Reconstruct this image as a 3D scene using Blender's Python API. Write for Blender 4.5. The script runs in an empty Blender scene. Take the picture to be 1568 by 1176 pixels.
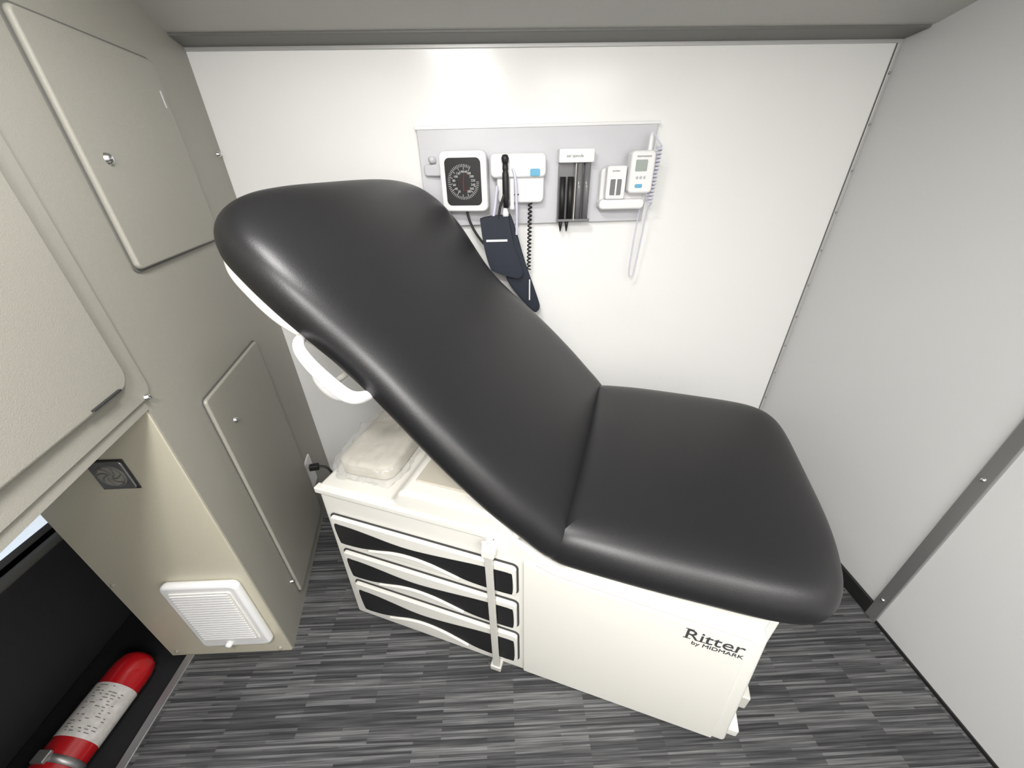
import bpy, bmesh, math, random
from mathutils import Matrix, Vector, noise
random.seed(4)
C=bpy.context.collection
sc=bpy.context.scene
try:
    sc.view_settings.view_transform='Standard'
except Exception: pass

# ------------------------------------------------------------ materials
def mat(name,col,rough=.5,metal=0,spec=.5,bump=0,bscale=200,trans=0,coat=0,emis=None,estr=0,mott=0,alpha=1):
    m=bpy.data.materials.new(name);m.use_nodes=True
    nt=m.node_tree;b=nt.nodes["Principled BSDF"]
    b.inputs["Base Color"].default_value=(*col,1);b.inputs["Roughness"].default_value=rough
    b.inputs["Metallic"].default_value=metal;b.inputs["Specular IOR Level"].default_value=spec
    b.inputs["Transmission Weight"].default_value=trans;b.inputs["Coat Weight"].default_value=coat
    b.inputs["Alpha"].default_value=alpha
    if emis: b.inputs["Emission Color"].default_value=(*emis,1);b.inputs["Emission Strength"].default_value=estr
    if bump or mott:
        tc=nt.nodes.new("ShaderNodeTexCoord")
        nz=nt.nodes.new("ShaderNodeTexNoise");nz.inputs["Scale"].default_value=bscale;nz.inputs["Detail"].default_value=2
        nt.links.new(tc.outputs["Object"],nz.inputs["Vector"])
    if bump:
        bp=nt.nodes.new("ShaderNodeBump");bp.inputs["Strength"].default_value=bump;bp.inputs["Distance"].default_value=.002
        nt.links.new(nz.outputs["Fac"],bp.inputs["Height"]);nt.links.new(bp.outputs["Normal"],b.inputs["Normal"])
    if mott:
        mx=nt.nodes.new("ShaderNodeMix");mx.data_type='RGBA'
        mx.inputs[6].default_value=(*[c*(1-mott) for c in col],1);mx.inputs[7].default_value=(*[min(1,c*(1+mott)) for c in col],1)
        nt.links.new(nz.outputs["Fac"],mx.inputs[0]);nt.links.new(mx.outputs[2],b.inputs["Base Color"])
    return m
M={}
M['wall']=mat("white_panel",(.86,.86,.845),.20,bump=.03,bscale=60)
M['wallr']=mat("grey_panel",(.62,.62,.62),.33,bump=.06,bscale=50)
M['taupe']=mat("taupe_vinyl",(.32,.31,.27),.45,bump=.25,bscale=350,mott=.04)
M['cream']=mat("cream_vinyl",(.56,.53,.42),.38,bump=.2,bscale=350)
M['val']=mat("valance_grey",(.44,.44,.41),.45,bump=.3,bscale=300)
M['valdark']=mat("valance_dark",(.16,.16,.15),.5)
M['ceil']=mat("ceiling_white",(.7,.7,.68),.6)
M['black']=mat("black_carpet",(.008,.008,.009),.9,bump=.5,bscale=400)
M['dgrey']=mat("dark_grey_vinyl",(.03,.03,.032),.6,bump=.3,bscale=300)
M['rub']=mat("black_rubber",(.012,.012,.012),.5)
M['lea']=mat("black_vinyl_leather",(.011,.011,.012),.39,spec=.45,bump=.12,bscale=500)
M['white']=mat("cream_white_plastic",(.78,.77,.72),.32)
M['white2']=mat("white_plastic",(.82,.82,.82),.3)
M['beige']=mat("inner_beige",(.50,.47,.40),.5)
M['gap']=mat("dark_gap",(.03,.03,.03),.6)
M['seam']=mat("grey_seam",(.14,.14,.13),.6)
M['bpl']=mat("black_plastic",(.010,.010,.011),.35)
M['alu']=mat("aluminium",(.42,.42,.42),.38,metal=.8)
M['trimw']=mat("trim_strip",(.55,.55,.54),.35,metal=.3)
M['panel']=mat("grey_laminate",(.58,.58,.61),.3)
M['navy']=mat("navy_nylon",(.010,.015,.028),.6,bump=.5,bscale=600)
M['smoke']=mat("smoke_plastic",(.17,.17,.175),.15)
M['blue']=mat("blue_button",(.12,.40,.60),.3)
M['lcd']=mat("lcd_grey",(.32,.36,.33),.2)
M['red']=mat("red_paint",(.42,.008,.012),.25,coat=.3)
M['label']=mat("paper_label",(.60,.58,.56),.5,mott=.3,bscale=60)
M['cord']=mat("white_cord",(.62,.62,.74),.4)
M['wrap']=mat("clear_film",(.75,.75,.74),.06,spec=.9,bump=.8,bscale=30,coat=1,alpha=.22)
M['paper']=mat("folded_paper",(.56,.53,.46),.6,mott=.1,bscale=18)
M['strap']=mat("strap_grey",(.58,.57,.53),.35)
M['ink']=mat("print_ink",(.05,.05,.05),.5)
M['chrome']=mat("chrome",(.7,.7,.7),.2,metal=1)
M['glow']=mat("glint_glow",(.7,.8,.9),.2,emis=(.8,.9,1),estr=.8)  # emission put into the colour to stand in for a bright glint
M['tick']=mat("dial_marks",(.6,.6,.6),.5)

def carpet():
    m=bpy.data.materials.new("striped_carpet");m.use_nodes=True;nt=m.node_tree;b=nt.nodes["Principled BSDF"]
    b.inputs["Roughness"].default_value=.85;b.inputs["Specular IOR Level"].default_value=.2
    tc=nt.nodes.new("ShaderNodeTexCoord")
    mp=nt.nodes.new("ShaderNodeMapping");mp.inputs["Scale"].default_value=(4.2,140,1);nt.links.new(tc.outputs["Object"],mp.inputs["Vector"])
    br=nt.nodes.new("ShaderNodeTexBrick");br.offset=.37;br.offset_frequency=3;br.squash=1
    br.inputs["Color1"].default_value=(0,0,0,1);br.inputs["Color2"].default_value=(1,1,1,1);br.inputs["Mortar"].default_value=(.2,.2,.2,1)
    br.inputs["Scale"].default_value=1;br.inputs["Mortar Size"].default_value=.0;br.inputs["Brick Width"].default_value=1;br.inputs["Row Height"].default_value=1
    nt.links.new(mp.outputs[0],br.inputs["Vector"])
    def nzl(sx,sy,det):
        nz=nt.nodes.new("ShaderNodeTexNoise");nz.inputs["Scale"].default_value=1;nz.inputs["Detail"].default_value=det
        mp=nt.nodes.new("ShaderNodeMapping");mp.inputs["Scale"].default_value=(sx,sy,1);nt.links.new(tc.outputs["Object"],mp.inputs["Vector"]);nt.links.new(mp.outputs[0],nz.inputs["Vector"])
        return nz.outputs["Fac"]
    m1=nt.nodes.new("ShaderNodeMix");m1.data_type='RGBA';m1.inputs[0].default_value=.72;nt.links.new(br.outputs["Color"],m1.inputs[6]);nt.links.new(nzl(4.5,200,3),m1.inputs[7])
    r=nt.nodes.new("ShaderNodeValToRGB");r.color_ramp.elements[0].position=.32;r.color_ramp.elements[0].color=(.028,.029,.030,1)
    r.color_ramp.elements[1].position=.74;r.color_ramp.elements[1].color=(.175,.177,.178,1)
    e=r.color_ramp.elements.new(.52);e.color=(.068,.069,.071,1)
    nt.links.new(m1.outputs[2],r.inputs[0]);nt.links.new(r.outputs[0],b.inputs["Base Color"])
    n2=nt.nodes.new("ShaderNodeTexNoise");n2.inputs["Scale"].default_value=500;nt.links.new(tc.outputs["Object"],n2.inputs["Vector"])
    bp=nt.nodes.new("ShaderNodeBump");bp.inputs["Strength"].default_value=.4;bp.inputs["Distance"].default_value=.002;nt.links.new(n2.outputs["Fac"],bp.inputs["Height"]);nt.links.new(bp.outputs[0],b.inputs["Normal"])
    return m
M['carpet']=carpet()

# ------------------------------------------------------------ helpers
def fin(name,bm,m,parent=None,mtx=None,smooth=False,bevel=0,bseg=3,subsurf=0):
    bmesh.ops.recalc_face_normals(bm,faces=bm.faces)
    me=bpy.data.meshes.new(name);bm.to_mesh(me);bm.free()
    ob=bpy.data.objects.new(name,me);C.objects.link(ob)
    for x in (m if isinstance(m,list) else [m]): me.materials.append(M[x])
    if parent: ob.parent=parent
    if mtx is not None: ob.matrix_local=mtx
    if bevel:
        b=ob.modifiers.new("bevel",'BEVEL');b.width=bevel;b.segments=bseg;b.limit_method='ANGLE';b.angle_limit=.6
        smooth=True
    if subsurf:
        s=ob.modifiers.new("sub",'SUBSURF');s.levels=subsurf;s.render_levels=subsurf
    if smooth:
        for p in me.polygons:p.use_smooth=True
    if bevel:
        w=ob.modifiers.new("wn",'WEIGHTED_NORMAL');w.keep_sharp=True
    return ob
def box(name,lo,hi,m,parent=None,mtx=None,bevel=0,bseg=3):
    bm=bmesh.new()
    vs=[bm.verts.new((x,y,z)) for x in (lo[0],hi[0]) for y in (lo[1],hi[1]) for z in (lo[2],hi[2])]
    for f in ((0,1,3,2),(4,6,7,5),(0,4,5,1),(2,3,7,6),(0,2,6,4),(1,5,7,3)): bm.faces.new([vs[i] for i in f])
    return fin(name,bm,m,parent,mtx,bevel=bevel,bseg=bseg)
def prism(name,poly,a,b,axis,m,parent=None,mtx=None,bevel=0,bseg=3,smooth=False):
    bm=bmesh.new()
    def P(p,t): return {'x':(t,p[0],p[1]),'y':(p[0],t,p[1]),'z':(p[0],p[1],t)}[axis]
    A=[bm.verts.new(P(p,a)) for p in poly];B=[bm.verts.new(P(p,b)) for p in poly]
    bm.faces.new(A);bm.faces.new(B[::-1]);n=len(poly)
    for i in range(n): bm.faces.new([A[i],A[(i+1)%n],B[(i+1)%n],B[i]])
    return fin(name,bm,m,parent,mtx,bevel=bevel,bseg=bseg,smooth=smooth)
def rrect(x0,z0,x1,z1,r,n=6):
    pts=[]
    for cx,cz,a0 in ((x1-r,z1-r,0),(x0+r,z1-r,90),(x0+r,z0+r,180),(x1-r,z0+r,270)):
        for i in range(n+1):
            a=math.radians(a0+90*i/n);pts.append((cx+r*math.cos(a),cz+r*math.sin(a)))
    return pts
def lathe(name,prof,m,parent=None,mtx=None,n=40,mats=None):
    bm=bmesh.new();rings=[]
    for r,z in prof:
        if r<1e-5: rings.append([bm.verts.new((0,0,z))])
        else: rings.append([bm.verts.new((r*math.cos(2*math.pi*i/n),r*math.sin(2*math.pi*i/n),z)) for i in range(n)])
    for k in range(len(rings)-1):
        A,B=rings[k],rings[k+1]
        for i in range(n):
            j=(i+1)%n
            vs=[A[i%len(A)],A[j%len(A)],B[j%len(B)],B[i%len(B)]]
            u=[]
            for v in vs:
                if v not in u:u.append(v)
            if len(u)>2:
                f=bm.faces.new(u)
                if mats:f.material_index=mats[k]
    return fin(name,bm,m,parent,mtx,smooth=True)
def tube(name,pts,r,m,parent=None,cyc=False,mtx=None,res=8,radii=None):
    cu=bpy.data.curves.new(name,'CURVE');cu.dimensions='3D';cu.bevel_depth=r;cu.bevel_resolution=3;cu.resolution_u=res;cu.use_fill_caps=True
    s=cu.splines.new('NURBS' if len(pts)>3 else 'POLY');s.points.add(len(pts)-1)
    for i,(p,q) in enumerate(zip(s.points,pts)):
        p.co=(*q,1)
        if radii: p.radius=radii[i]
    if len(pts)>3: s.use_endpoint_u=True;s.order_u=4
    s.use_cyclic_u=cyc
    cu.materials.append(M[m]);ob=bpy.data.objects.new(name,cu);C.objects.link(ob)
    if parent: ob.parent=parent
    if mtx is not None: ob.matrix_local=mtx
    return ob
def empty(name,loc=(0,0,0),rz=0):
    o=bpy.data.objects.new(name,None);C.objects.link(o);o.location=loc;o.rotation_euler=(0,0,rz);o.empty_display_size=.1;return o
def text(name,s,size,m,mtx,parent=None,ext=.0006,off=0):
    cu=bpy.data.curves.new(name,'FONT');cu.body=s;cu.size=size;cu.extrude=ext;cu.offset=off;cu.materials.append(M[m])
    ob=bpy.data.objects.new(name,cu);C.objects.link(ob)
    if parent:ob.parent=parent
    ob.matrix_local=mtx;return ob
def catmull(pts,n):
    out=[];N=len(pts)
    for i in range(N):
        p0,p1,p2,p3=[Vector(pts[(i+k-1)%N]) for k in range(4)]
        for k in range(n):
            t=k/n
            out.append(.5*((2*p1)+(p2-p0)*t+(2*p0-5*p1+4*p2-p3)*t*t+(3*p1-p0-3*p2+p3)*t**3))
    return out
RX=Matrix.Rotation(math.radians(90),4,'X')

# ------------------------------------------------------------ camera
pi_,ro,ya=.5313,.0188,.0265
cy,sy=math.cos(ya),math.sin(ya)
X=Vector((cy,-sy,0));D=Vector((-math.sin(pi_)*sy,-math.sin(pi_)*cy,-math.cos(pi_)));Fw=Vector((math.cos(pi_)*sy,math.cos(pi_)*cy,-math.sin(pi_)))
R=X*math.cos(ro)+D*math.sin(ro);Dn=-X*math.sin(ro)+D*math.cos(ro)
cam=bpy.data.cameras.new("camera");co=bpy.data.objects.new("camera",cam);C.objects.link(co)
co.matrix_world=Matrix((( R.x,-Dn.x,-Fw.x,0),(R.y,-Dn.y,-Fw.y,0),(R.z,-Dn.z,-Fw.z,1.6),(0,0,0,1)))
cam.sensor_width=36;cam.lens=580/1568*36;cam.clip_start=.02
sc.camera=co

# ------------------------------------------------------------ room shell
XR,YB=1.446,1.715;YF=-1.3;ZC=2.2
box("floor",(-1.235,YF,-.1),(XR,YB,0),'carpet')
box("wall_back",(-2.0,YB,-.3),(XR+.06,YB+.06,ZC),'wall')
box("wall_right",(XR,YF,-.1),(XR+.06,YB,ZC),'wallr')
box("wall_front",(-2.0,YF-.06,-.3),(XR+.06,YF,ZC),'wall')
box("ceiling",(-2.0,YF-.06,ZC),(XR+.06,YB+.06,ZC+.05),'ceil')
xc,yc,m_=-.8375,.7705,-.212
xb=xc+m_*(YB-yc)
def xpl(y): return xc+m_*(y-yc)
bm=bmesh.new()
foot=[(xc,yc),(xb,YB),(-1.4,YB),(-1.29,yc)]
def ring(pts,z): return [bm.verts.new((p[0],p[1],z)) for p in pts]
a=ring(foot,0);b_=ring(foot,1.11)
for i in range(4): bm.faces.new([a[i],a[(i+1)%4],b_[(i+1)%4],b_[i]])
bm.faces.new(a)
c0=bm.verts.new((xpl(YF),YF,1.11));c1=bm.verts.new((-2.0,YF,1.11));c2=bm.verts.new((-2.0,YB,1.11))
bm.faces.new([b_[0],b_[3],b_[2],c2,c1,c0])
t0=[bm.verts.new((xpl(YF),YF,ZC)),bm.verts.new((xb,YB,ZC)),bm.verts.new((-2.0,YB,ZC)),bm.verts.new((-2.0,YF,ZC))]
bm.faces.new(t0);bm.faces.new([c0,b_[0],b_[1],t0[1],t0[0]]);bm.faces.new([b_[1],b_[2],c2,t0[2],t0[1]]);bm.faces.new([c2,c1,t0[3],t0[2]]);bm.faces.new([c1,c0,t0[0],t0[3]])
fin("wall_left",bm,'taupe')
cf=box("column_facing",(-1.29,yc-.004,0.0),(xc-.006,yc,1.11),'cream')
prism("ceiling_valance",[(1.715,1.957),(1.60,1.967),(1.45,2.0),(1.25,2.07),(1.05,2.13),(.8,2.2),(1.715,2.2)],xb-.02,XR,'x','val')
prism("trim_1",[(1.714,1.948),(1.620,1.958),(1.618,1.972),(1.714,1.966)],xb,XR,'x','valdark',bevel=.003)
box("trim_2",(xb,YB-.006,1.938),(XR,YB,1.95),'trimw',bevel=.002)
cb=box("trim_3",(XR-.014,YB-.005,0),(XR,YB,1.95),'trimw',bevel=.002)
box("bead_dark_line",(XR-.018,YB-.002,0),(XR-.014,YB,1.95),'seam',parent=cb)  # thin dark line running beside the corner bead
bm=bmesh.new()
for k in range(12):
    z=.15+k*.155
    bmesh.ops.create_uvsphere(bm,u_segments=10,v_segments=6,radius=.0045,matrix=Matrix.Translation((XR-.008,YB-.006,z)))
fin("rivets",bm,'alu',parent=cb,smooth=True)
st=box("trim_4",(XR-.012,.765,0),(XR,.805,ZC),'alu',bevel=.003)
bm=bmesh.new()
for z in (.12,.75,1.3,1.8): bmesh.ops.create_uvsphere(bm,u_segments=12,v_segments=8,radius=.007,matrix=Matrix.Translation((XR-.012,.785,z)))
fin("strip_screws",bm,'chrome',parent=st,smooth=True)
box("baseboard_right",(XR-.012,.805,0),(XR,YB,.07),'rub',bevel=.003)
box("trim_5",(XR-.006,YF,0),(XR,.765,.012),'rub')
box("trim_6",(-1.235,YF,-.002),(-1.205,yc-.006,.006),'alu',bevel=.002)
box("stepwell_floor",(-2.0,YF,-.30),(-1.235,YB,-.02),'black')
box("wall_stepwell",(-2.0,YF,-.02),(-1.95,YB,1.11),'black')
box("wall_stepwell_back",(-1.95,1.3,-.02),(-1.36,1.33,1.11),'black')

k=math.sqrt(1+m_*m_)
tx=Vector((m_/k,1/k,0));nx=Vector((1/k,-m_/k,0))
S0=Matrix(((tx.x,-nx.x,0,xc),(tx.y,-nx.y,0,yc),(0,0,1,0),(0,0,0,1)))
def sx(y): return (y-yc)*k
def slab(name,y0,h0,y1,h1,th,m,r=.02,parent=None,bev=.006):
    return prism(name,rrect(sx(y0),h0,sx(y1),h1,r),-th,0,'y',m,parent=parent,mtx=None if parent else S0,bevel=bev)
def knob(name,y,h,parent,r=.014,off=.012):
    lathe(name,[(0,off+.010),(r*.5,off+.009),(r*.9,off+.005),(r,off),(r*1.15,off-.002),(r*1.2,-.002)],'chrome',parent=parent,
      mtx=Matrix.Translation((sx(y),0,h))@RX,n=20)
g1=slab("access_door",.955,1.388,1.42,1.862,.015,'taupe',.015)
slab("door_gap",.949,1.381,1.426,1.868,.003,'seam',.018,parent=g1,bev=0)
knob("door_latch",1.025,1.62,g1,r=.012,off=.016)
box("door_slot",(sx(1.388),-.017,1.75),(sx(1.392),-.0145,1.79),'panel',parent=g1)
g2=slab("access_door.001",.95,.075,1.39,1.015,.013,'taupe',.012)
slab("door_gap",.945,.07,1.395,1.02,.003,'seam',.014,parent=g2,bev=0)
knob("door_latch",1.04,.885,g2,r=.009,off=.014)
knob("door_screw",.935,.17,g2,r=.006,off=.004)
g3=slab("wall_cover_panel",-.9,1.19,.745,2.05,.02,'taupe',.04,bev=.012)
slab("cover_flange",-.95,1.135,.80,2.1,.006,'taupe',.03,parent=g3,bev=.003)
knob("cover_screw",.775,1.14,g3,r=.008,off=.006)
knob("cover_screw_b",1.68,1.64,g3,r=.009,off=.002)
box("cover_slot",(sx(.62),-.026,1.20),(sx(.70),-.019,1.204),'gap',parent=g3)
g4=slab("wall_outlet",1.40,.20,1.49,.36,.008,'white2',.006,bev=.002)
prism("plug",rrect(sx(1.43),.29,sx(1.46),.32,.008),-.05,-.005,'y','rub',parent=g4,bevel=.004)
tube("plug_cord",[(sx(1.445),-.05,.305),(sx(1.445),-.09,.30),(sx(1.43),-.11,.25),(sx(1.40),-.10,.1),(sx(1.38),-.12,.01),(sx(1.3),-.2,.008)],.006,'rub',parent=g4)

yf=yc-.004
v=prism("air_vent",rrect(-1.062,.872,-.975,.962,.008),yf-.008,yf,'y','alu',bevel=.002)
lathe("vent_ring",[(.030,.0),(.033,.004),(.036,0)],'valdark',parent=v,mtx=Matrix.Translation((-1.018,yf-.008,.917))@RX)
lathe("vent_recess",[(0,.001),(.030,.001)],'taupe',parent=v,mtx=Matrix.Translation((-1.018,yf-.0085,.917))@RX)
for i in range(7):
    a0=i*2*math.pi/7;pts=[]
    for j in range(5):
        r=.006+.023*j/4;a=a0+j*.28
        pts.append((-1.018+r*math.cos(a),yf-.011,.917+r*math.sin(a)))
    tube("vent_vane_%d"%i,pts,.0016,'valdark',parent=v)
box("vent_frame_edge",(-1.067,yf-.004,.867),(-.970,yf,.967),'gap',parent=v,bevel=.002)

h=prism("wall_heater",rrect(-1.115,.10,-.868,.462,.025),yf-.028,yf,'y','white2',bevel=.012,bseg=4)
prism("grille_field",rrect(-1.09,.15,-.893,.432,.008),yf-.0315,yf-.027,'y','white',parent=h,bevel=.001)
bm=bmesh.new();bm2=bmesh.new()
for i in range(20):
    z=.163+i*.0135
    bmesh.ops.create_cube(bm,size=1,matrix=Matrix.Translation((-.9915,yf-.0335,z+.0027))@Matrix.Diagonal((.180,.005,.0055,1)))
    bmesh.ops.create_cube(bm2,size=1,matrix=Matrix.Translation((-.9915,yf-.0316,z+.009))@Matrix.Diagonal((.180,.0012,.006,1)))
fin("louvres",bm,'white2',parent=h);fin("louvre_gaps",bm2,'strap',parent=h)
lathe("heater_knob",[(0,.016),(.008,.015),(.011,.010),(.012,0)],'white2',parent=h,mtx=Matrix.Translation((-1.01,yf-.028,.127))@RX)
bm=bmesh.new()
for (x_,z_) in ((-1.26,.03),(-.88,.02),(-1.27,.45)): bmesh.ops.create_uvsphere(bm,u_segments=10,v_segments=6,radius=.008,matrix=Matrix.Translation((x_,yf,z_)))
fin("facing_screws",bm,'taupe',parent=cf,smooth=True)

# ------------------------------------------------------------ exam table
O=(.269,.955);ang=math.atan2(-.339,.941)
T=empty("exam_table",(O[0],O[1],0),ang)
W0=-.354;W1=.33
body=[(-.833,0.0),(-.80,.724),(-.54,.732),(-.515,.745),(-.495,.785),(-.47,.795),(-.20,.79),(-.12,.70),(-.02,.635),(.20,.615),(.505,.588),(.549,0.0)]
prism("base_body",body,W0,W1,'y','white',parent=T,bevel=.014,bseg=4)
box("rear_shelf",(-.46,W0+.05,.78),(-.2,W1-.05,.80),'beige',parent=T,bevel=.004)
prism("cap_rim",[(-.808,.698),(-.807,.722),(-.20,.722),(-.20,.698)],W0-.007,W0+.02,'y','white',parent=T,bevel=.005)
prism("cap_seam",[(-.808,.694),(-.808,.698),(-.20,.698),(-.20,.694)],W0-.002,W0+.02,'y','seam',parent=T)
prism("side_panel",[(-.115,.015),(-.115,.640),(-.02,.610),(.20,.592),(.468,.572),(.505,.015)],W0-.008,W0+.01,'y','white',parent=T,bevel=.004)
prism("panel_top_gap",[(-.08,.634),(-.02,.612),(.20,.594),(.468,.574),(.468,.578),(.20,.598),(-.02,.616),(-.08,.638)],W0-.003,W0+.01,'y','strap',parent=T)
dr=[(.478,.608),(.292,.428),(.075,.245)]
for i,(zb,zt) in enumerate(dr):
    x0,x1=-.775,-.135
    H=zt-zb;Wd=x1-x0
    prism("drawer_gap_%d"%i,rrect(x0-.005,zb-.005,x1+.005,zt+.005,.018),W0-.004,W0+.01,'y','gap',parent=T)
    prism("drawer_front_%d"%i,rrect(x0,zb,x1,zt,.014),W0-.016,W0+.01,'y','white',parent=T,bevel=.004)
    top=[(.02,.74),(.06,.79),(.15,.77),(.25,.71),(.36,.64),(.45,.62),(.55,.65),(.68,.72),(.8,.79),(.92,.83),(.97,.83),(.985,.76)]
    bot=[(.985,.14),(.96,.05),(.85,.04),(.75,.08),(.66,.20),(.56,.33),(.45,.38),(.35,.33),(.26,.20),(.16,.08),(.08,.04),(.035,.04),(.02,.12)]
    o=[(q.x,q.y) for q in catmull([(x0+a*Wd,zb+b*H) for a,b in top+bot],4)]
    prism("drawer_pull_recess_%d"%i,o,W0-.0172,W0,'y','bpl',parent=T)
    lip=[(x0+a*Wd,W0-.0165,zb+b*H) for a,b in [(.20,.05),(.27,.15),(.35,.26),(.45,.31),(.55,.26),(.65,.14),(.71,.05)]]
    tube("drawer_pull_%d"%i,lip,.005,'white',parent=T)
prism("strap",[(-.222,.02),(-.222,.66),(-.198,.66),(-.198,.02)],W0-.030,W0-.022,'y','strap',parent=T,bevel=.002)
prism("strap_clip",rrect(-.228,.655,-.19,.685,.006),W0-.036,W0+.0,'y','white',parent=T,bevel=.003)
prism("strap_foot",rrect(-.232,.005,-.192,.03,.004),W0-.034,W0+.0,'y','strap',parent=T,bevel=.003)
tube("strap_peg",[(-.222,W0-.02,.70),(-.222,W0-.03,.67)],.008,'white',parent=T)
box("step_front",(.40,W0+.09,.05),(.565,W1-.06,.54),'white',parent=T,bevel=.01)
box("step_plug",(.55,-.27,.06),(.605,-.21,.13),'strap',parent=T,bevel=.006)
box("foot_front",(.50,-.33,0),(.585,-.26,.04),'white',parent=T,bevel=.006)
box("seat_rail",(.0,W0+.02,.58),(.5,W1-.03,.70),'white',parent=T,bevel=.01)
box("seat_frame",(-.05,-.26,.66),(.56,.30,.72),'white',parent=T,bevel=.015)
text("logo_text","Ritter",.060,'ink',Matrix.Translation((.322,W0-.0085,.518))@RX,T)
text("logo_subtext","by MIDMARK",.0215,'ink',Matrix.Translation((.345,W0-.0085,.497))@RX,T)
for i,(x_,z_,w_) in enumerate(((.322,.5185,.018),(.322,.560,.02),(.356,.5185,.012),(.365,.5185,.013),(.436,.5185,.013))):
    box("logo_serif_%d"%i,(x_,W0-.0093,z_),(x_+w_,W0-.008,z_+.0018),'ink',parent=T)
# paper pack: folded paper block inside crumpled clear film
def block(name,m,dx,dy,dz,amp,cuts,mtx,e=8):
    bm=bmesh.new()
    bmesh.ops.create_cube(bm,size=1)
    bmesh.ops.subdivide_edges(bm,edges=bm.edges,cuts=cuts,use_grid_fill=True)
    for q_ in bm.verts:
        p=q_.co.copy()*2
        n=(abs(p.x)**e+abs(p.y)**e+abs(p.z)**e)**(1/e) or 1
        mx_=max(abs(p.x),abs(p.y),abs(p.z)) or 1
        p=p*(mx_/n)*.5
        if amp:
            w_=Vector((p.x*dx,p.y*dy,p.z*dz))
            d=(abs(noise.noise(w_*22))+.5*abs(noise.noise(w_*47+Vector((3,1,7))))-.25)*amp
            w_+=Vector((p.x,p.y,p.z)).normalized()*d
            q_.co=w_
        else: q_.co=Vector((p.x*dx,p.y*dy,p.z*dz))
    return fin(name,bm,m,parent=T,mtx=mtx,smooth=True)
PM=Matrix.Translation((-.672,-.085,.764))@Matrix.Rotation(.06,4,'Z')
block("paper_stack",'paper',.195,.41,.064,0,8,PM)
block("paper_pack_film",'wrap',.225,.45,.080,.026,31,PM,e=7)

def pad(name,outline,Th,mtx,m='lea',crown=.012,n=8,extra=None):
    o=catmull(outline,n);c=sum(o,Vector((0,0)))/len(o)
    x0=min(p.x for p in o);x1=max(p.x for p in o);y0=min(p.y for p in o);y1=max(p.y for p in o)
    def cr(p):
        u=(2*p.x-x0-x1)/(x1-x0);v=(2*p.y-y0-y1)/(y1-y0)
        return crown*max(0,1-u*u)*max(0,1-v*v)
    prof=[(.05,-1),(.022,-.97),(.006,-.85),(0,-.65),(.0,-.48),(.005,-.33),(.015,-.20),(.030,-.11),(.050,-.05),(.080,-.012),(.12,0)]
    bm=bmesh.new();rings=[]
    for ins,zf in prof:
        rings.append([(p+(c-p).normalized()*ins*1.1,zf*Th) for p in o])
    last=rings[-1]
    for s in (.85,.68,.5,.33,.16):
        rings.append([(c+(p-c)*s,0) for p,z in last])
    R_=[]
    for i,rg in enumerate(rings):
        R_.append([bm.verts.new((p.x,p.y,z+(cr(p) if i>4 else 0)+(extra(p.x,p.y) if extra else 0))) for p,z in rg])
    for a,b in zip(R_,R_[1:]):
        for i in range(len(a)): bm.faces.new([a[i],a[(i+1)%len(a)],b[(i+1)%len(a)],b[i]])
    bm.faces.new(R_[-1]);bm.faces.new(R_[0][::-1])
    return fin(name,bm,m,parent=T,mtx=mtx,smooth=True,subsurf=1)
seat=[(-.038,-.36),(-.028,-.385),(.05,-.392),(.2,-.395),(.33,-.393),(.46,-.388),(.55,-.37),(.60,-.325),(.63,-.24),(.648,-.1),(.65,.1),(.645,.28),(.625,.37),(.58,.42),(.5,.442),(.33,.45),(.15,.448),(.03,.435),(-.028,.42),(-.038,.39),(-.038,.2),(-.038,0),(-.038,-.2)]
pad("seat_cushion",seat,.125,Matrix.Translation((0,0,.812)),crown=.016)
th=math.radians(44)
ex=Vector((-math.cos(th),0,math.sin(th)));ey=Vector((0,-1,0));ez=ex.cross(ey)
if ez.z<0: ey=-ey;ez=ex.cross(ey)
MB=Matrix(((ex.x,ey.x,ez.x,0),(ex.y,ey.y,ez.y,0),(ex.z,ey.z,ez.z,.80),(0,0,0,1)))
yw=ey.y
near=[(-.052,.385),(-.03,.415),(.06,.427),(.16,.438),(.30,.440),(.42,.434),(.52,.426),(.60,.421),(.68,.423),(.76,.433),(.85,.443),(.93,.443),(1.0,.430),(1.06,.385),(1.10,.30),(1.118,.18)]
far=[(-.052,.385),(-.03,.415),(.06,.425),(.16,.435),(.30,.434),(.42,.418),(.52,.398),(.60,.390),(.68,.400),(.76,.422),(.85,.445),(.93,.452),(1.0,.446),(1.065,.405),(1.105,.31),(1.12,.18)]
cw=.03
bo=[(l,yw*(cw-w)) for l,w in near]+[(1.122,yw*cw)]+[(l,yw*(cw+w)) for l,w in reversed(far)]+[(-.052,yw*(cw+.2)),(-.052,yw*cw),(-.052,yw*(cw-.2))]
def headr(x,y):
    t=max(0,min(1,(x-.62)/.5));return .018*math.sin(t*math.pi*.8)**2
pad("back_cushion",bo,.105,MB,extra=headr,crown=.020)
def shr(l,w): return w-(.035 if l<.8 else .022)
sh=[(max(.06,l*.985),yw*(cw-shr(l,w))) for l,w in near]+[(1.10,yw*cw)]+[(max(.06,l*.985),yw*(cw+shr(l,w))) for l,w in reversed(far)]
pad("back_shell",sh,.038,MB@Matrix.Translation((0,0,-.090)),m='white',crown=0)
def hb(l,w,t): return (l,yw*w,t)
tube("grab_handle",[hb(.775,-.37,-.10),hb(.770,-.415,-.088),hb(.73,-.440,-.078),hb(.67,-.444,-.076),hb(.62,-.440,-.080),hb(.588,-.425,-.086),hb(.580,-.38,-.092)],.0135,'white2',parent=T,mtx=MB,radii=[.7,.9,1,1.1,1.2,1.15,.9])
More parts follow.
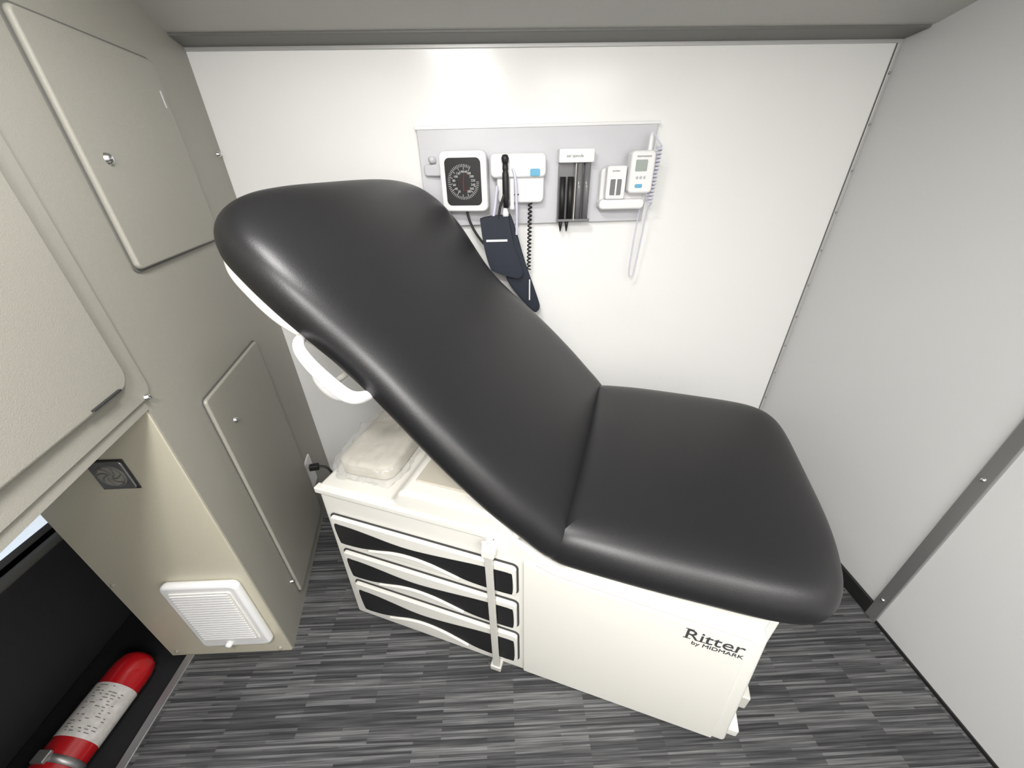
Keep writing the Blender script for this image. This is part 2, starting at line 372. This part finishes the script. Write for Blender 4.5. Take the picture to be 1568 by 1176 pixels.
bm=bmesh.new();bmesh.ops.create_uvsphere(bm,u_segments=28,v_segments=16,radius=1,matrix=Matrix.Diagonal((.048,.016,.026,1)))
fin("release_knob",bm,'white2',parent=T,mtx=MB@Matrix.Translation(hb(.668,-.372,-.18)),smooth=True)
tube("knob_stem",[hb(.668,-.36,-.185),hb(.668,-.10,-.185)],.008,'strap',parent=T,mtx=MB)
box("back_support_arm",(.1,-.12,-.26),(.75,.12,-.12),'beige',parent=T,mtx=MB,bevel=.02)

# ------------------------------------------------------------ diagnostic board
B=prism("diagnostic_board",[(-.292,1.372),(.600,1.378),(.612,1.715),(-.292,1.71)],YB-.022,YB,'y','panel',bevel=.004)
prism("board_edge_trim",[(-.297,1.705),(.617,1.712),(.617,1.722),(-.297,1.717)],YB-.026,YB,'y','white2',parent=B,bevel=.002)
yp=YB-.022
G=empty("aneroid_gauge",(-.118,yp,1.535),math.radians(-8))
prism("gauge_case",rrect(-.09,-.103,.09,.103,.022),-.060,-.012,'y','white2',parent=G,bevel=.008)
prism("gauge_face",rrect(-.068,-.080,.068,.080,.018),-.0625,-.058,'y','bpl',parent=G)
bm=bmesh.new()
for i in range(48):
    r0=.052 if i%4 else .044
    mt=Matrix.Rotation(-math.radians(-60+300*i/47)+math.radians(-120),4,'Y')@Matrix.Translation((.058-(.058-r0)/2,-.0632,0))
    bmesh.ops.create_cube(bm,size=1,matrix=mt@Matrix.Diagonal((.062-r0,.0008,.0014,1)))
fin("dial_ticks",bm,'tick',parent=G)
for i in range(14):
    a=math.radians(240-300*i/13);text("dial_number_%d"%i,str(20*i+20),.011,'tick',Matrix.Translation((-.006+.036*math.cos(a),-.0632,-.004+.036*math.sin(a)))@RX,G,.0002)
tube("dial_needle",[(0,-.0645,-.03),(0,-.0645,.0),(0.004,-.0645,.028)],.0012,'red',parent=G)
box("gauge_mount",(-.03,-.014,-.04),(.03,.0,.04),'panel',parent=G,bevel=.004)
prism("mount_arm",rrect(-.155,.02,-.07,.06,.012),-.04,-.002,'y','panel',parent=G,bevel=.006)
lathe("mount_hook",[(0,.05),(.012,.048),(.012,0),(.02,-.002)],'panel',parent=G,mtx=Matrix.Translation((-.12,-.0,.075))@RX)
tube("gauge_tube",[(.0,-.03,-.10),(.0,-.03,-.14),(.03,-.03,-.2),(.08,-.025,-.25)],.005,'rub',parent=G)

Q=empty("otoscope_station",(.085,yp,1.545))
prism("station_top",rrect(-.108,.0,.104,.082,.018),-.055,0,'y','white2',parent=Q,bevel=.010)
prism("station_body",rrect(-.085,-.088,.098,.02,.02),-.040,0,'y','white2',parent=Q,bevel=.008)
prism("power_button",rrect(.042,.005,.08,.03,.006),-.0575,-.05,'y','blue',parent=Q,bevel=.002)
lathe("scope_handle",[(0,.05),(.010,.049),(.011,.03),(.009,.025),(.012,.015),(.013,-.07),(.011,-.075),(.010,-.10),(0,-.10)],'rub',parent=Q,mtx=Matrix.Translation((-.052,-.075,.0)))
lathe("scope_head",[(0,.03),(.010,.028),(.014,.018),(.012,.004),(.008,0),(0,0)],'rub',parent=Q,mtx=Matrix.Translation((-.052,-.075,.048)))
lathe("scope_end",[(0,.0),(.007,0),(.012,-.02),(.014,-.03),(0,-.032)],'white2',parent=Q,mtx=Matrix.Translation((-.055,-.075,-.10)))
lathe("handle_b",[(0,.03),(.008,.028),(.008,-.06),(.012,-.075),(0,-.08)],'white2',parent=Q,mtx=Matrix.Translation((-.028,-.07,-.03)))
tube("handle_cord",[(-.025,-.07,.03),(-.015,-.08,.02),(-.012,-.08,-.06),(-.01,-.08,-.13),(-.012,-.07,-.2)],.005,'cord',parent=Q)
pts=[]
for i in range(170):
    t=i/169;a=t*2*math.pi*17
    pts.append((.045+.007*math.cos(a)-.004*t,-.03+.007*math.sin(a),-.09-.26*t))
tube("coiled_cord",pts,.003,'rub',parent=Q,res=3)
prism("station_label",rrect(-.03,-.06,.0,-.055,.001),-.0405,-.039,'y','ink',parent=Q)

Z=empty("specula_dispenser",(.305,yp,1.51))
prism("dispenser_top",rrect(-.068,.082,.066,.128,.005),-.045,0,'y','white2',parent=Z,bevel=.003)
prism("dispenser_back",rrect(-.064,-.122,.062,.085,.004),-.015,0,'y','smoke',parent=Z,bevel=.002)
for i,x_ in enumerate((-.048,-.017,.016,.046)):
    lathe("specula_tube_%d"%i,[(0,0),(.0115,0),(.0115,.195 if i>1 else .15),(0,.195 if i>1 else .15)],'rub' if i<2 else 'smoke',parent=Z,mtx=Matrix.Translation((x_,-.028,-.115)),n=20)
box("dispenser_rib",(-.002,-.045,-.12),(.001,-.015,.08),'strap',parent=Z)
box("dispenser_lip",(-.066,-.044,-.125),(.064,-.002,-.115),'smoke',parent=Z,bevel=.002)
for i,x_ in enumerate((-.05,-.025)):
    lathe("specula_tip_%d"%i,[(0,0),(.009,0),(.007,-.015),(.002,-.04),(0,-.04)],'rub',parent=Z,mtx=Matrix.Translation((x_,-.028,-.123)),n=16)
text("dispenser_label","ear specula",.014,'ink',Matrix.Translation((-.04,-.0455,.100))@RX,Z,.0002)

E=empty("digital_thermometer",(.50,yp,1.54))
prism("holder_base",rrect(-.095,-.105,.095,.035,.02),-.03,0,'y','white2',parent=E,bevel=.008)
prism("cover_box",rrect(-.08,-.075,-.005,.04,.008),-.065,-.028,'y','white2',parent=E,bevel=.005)
prism("box_window",rrect(-.065,-.06,-.022,-.005,.004),-.0665,-.064,'y','smoke',parent=E)
box("box_divider",(-.046,-.068,-.06),(-.040,-.066,-.005),'white2',parent=E)
prism("holder_lip",rrect(-.10,-.112,.08,-.075,.016),-.06,0,'y','white2',parent=E,bevel=.008)
prism("meter_unit",rrect(.0,-.055,.092,.088,.016),-.085,-.03,'y','white2',parent=E,bevel=.009)
prism("meter_screen",rrect(.018,.02,.062,.058,.004),-.0865,-.08,'y','lcd',parent=E)
prism("meter_button",rrect(.024,-.035,.052,-.022,.005),-.0870,-.08,'y','blue',parent=E,bevel=.001)
for i in range(3):
    lathe("meter_key_%d"%i,[(0,.002),(.005,.0015),(.005,0)],'panel',parent=E,mtx=Matrix.Translation((.028+.014*i,-.085,.0))@RX,n=14)
text("meter_label","thermometer",.010,'ink',Matrix.Translation((.02,-.0855,.066))@RX,E,.0002)
text("box_label","probes",.010,'ink',Matrix.Translation((-.06,-.0655,.02))@RX,E,.0002)
lathe("probe_handle",[(0,.04),(.006,.038),(.008,.02),(.009,-.02),(.012,-.03),(0,-.032)],'white2',parent=E,mtx=Matrix.Translation((.075,-.05,.105)))
pts=[(.08,-.05,.145),(.095,-.055,.12)]
for i in range(160):
    t=i/159;a=t*2*math.pi*15
    pts.append((.106+.011*math.cos(a)-.008*t,-.06+.011*math.sin(a),.10-.19*t))
pts+=[(.098,-.04,-.12),(.101,-.035,-.18),(.094,-.03,-.28),(.09,-.028,-.36),(.082,-.028,-.395),(.066,-.028,-.385),(.064,-.028,-.30),(.072,-.028,-.16),(.078,-.028,-.06)]
tube("probe_cord",pts,.0027,'cord',parent=E,res=3)

U=empty("blood_pressure_cuff",(-.02,yp-.05,1.40))
def cuffslab(name,pts,y0,y1,m='navy'):
    o=[(q.x,q.y) for q in catmull(pts,3)]
    return prism(name,o,y0,y1,'y',m,parent=U,bevel=.008)
cuffslab("cuff_front",[(-.05,-.005),(-.045,.008),(.0,.016),(.055,.018),(.062,.008),(.08,-.09),(.115,-.19),(.112,-.215),(.09,-.228),(.0,-.20),(-.02,-.18),(-.04,-.10)],-.035,.0)
cuffslab("cuff_back",[(.06,.01),(.085,-.02),(.13,-.17),(.185,-.325),(.195,-.365),(.185,-.385),(.165,-.385),(.09,-.30),(.04,-.2)],-.01,.025)
box("cuff_label",(-.03,-.037,-.078),(.055,-.035,-.070),'white2',parent=U)
box("cuff_label_b",(.145,-.014,-.33),(.150,-.009,-.24),'white2',parent=U)
tube("cuff_hose",[(.0,-.02,.0),(.01,-.02,.05),(.02,-.02,.12)],.006,'cord',parent=U)
tube("cuff_hose_b",[(.02,-.03,.0),(.03,-.035,.05),(.05,-.03,.10)],.005,'rub',parent=U)

# ------------------------------------------------------------ fire extinguisher
d0=Vector((-1.355,.745,.055));d1=Vector((-1.378,.40,.055));ax=(d1-d0).normalized()
q=Vector((0,0,1)).rotation_difference(ax).to_matrix().to_4x4()
F=empty("fire_extinguisher",d0)
r=.064
prof=[(0,0),(r*.55,.003),(r*.85,.018),(r*.98,.045),(r,.07),(r,.105),(r+.0006,.107),(r+.0006,.245),(r,.247),(r,.40),(r*.9,.435),(r*.6,.462),(r*.3,.472),(r*.28,.50),(0,.50)]
lathe("cylinder",prof,['red','label'],parent=F,mtx=q,n=48,mats=[0,0,0,0,0,0,1,0,0,0,0,0,0,0])
lathe("bracket_band",[(r+.001,.285),(r+.003,.285),(r+.003,.303),(r+.001,.303)],'alu',parent=F,mtx=q,n=48)
box("band_clasp",(-.02,r-.0,.28),(.02,r+.014,.31),'alu',parent=F,mtx=q,bevel=.003)
box("valve_body",(-.02,-.02,.49),(.02,.02,.54),'rub',parent=F,mtx=q,bevel=.006)
box("squeeze_lever",(-.012,-.06,.53),(.012,.03,.545),'rub',parent=F,mtx=q,bevel=.004)
bm=bmesh.new()
for i in range(16):
    for j in range(5):
        if random.random()<.3: continue
        a=math.radians(25+17*j+random.uniform(-4,4));R2=r+.0012
        mt=Matrix.Rotation(a,4,'Z')@Matrix.Translation((R2,0,.115+.0078*i))@Matrix.Diagonal((.0006,random.uniform(.006,.015),.0018,1))
        bmesh.ops.create_cube(bm,size=1,matrix=mt)
fin("label_print",bm,'seam',parent=F,mtx=q)
# side door of the vehicle seen low through the passage
wd=box("window_1",(-1.62,.50,.515),(-1.60,1.05,.62),'alu',bevel=.004)
box("glowing_glint_pane",(-1.605,.52,.545),(-1.596,1.03,.605),'glow',parent=wd)  # self-lit strip painting the glint by the side door, no daylight behind it
tube("window_ledge",[(-1.58,.45,.49),(-1.58,1.1,.49)],.018,'seam',parent=wd)
box("step_side_cover",(-1.64,.40,-.02),(-1.59,1.1,.47),'dgrey',bevel=.02,bseg=4)

# ------------------------------------------------------------ lights
def fixture(name,x,y,sx_,sy_,power,z=ZC):
    o=prism(name,rrect(x-sx_/2,y-sy_/2,x+sx_/2,y+sy_/2,.03),z-.03,z,'z','white2',bevel=.006)
    l=bpy.data.lights.new(name+"_lamp",'AREA');l.shape='RECTANGLE';l.size=sx_*.9;l.size_y=sy_*.9;l.energy=power;l.color=(1,.98,.96)
    lo=bpy.data.objects.new(name+"_lamp",l);C.objects.link(lo);lo.location=(x,y,z-.034);lo.parent=o
    return o
fixture("ceiling_light",-.15,-.25,.26,.22,30)
fixture("ceiling_light.001",.75,-.75,.8,.6,27)
fixture("ceiling_light.002",-.3,-.95,.5,.4,23)
fixture("ceiling_light.003",-.2,.66,.3,.2,13)
w=bpy.data.worlds.new("world");sc.world=w;w.use_nodes=True
w.node_tree.nodes["Background"].inputs[0].default_value=(.8,.9,1,1);w.node_tree.nodes["Background"].inputs[1].default_value=.3
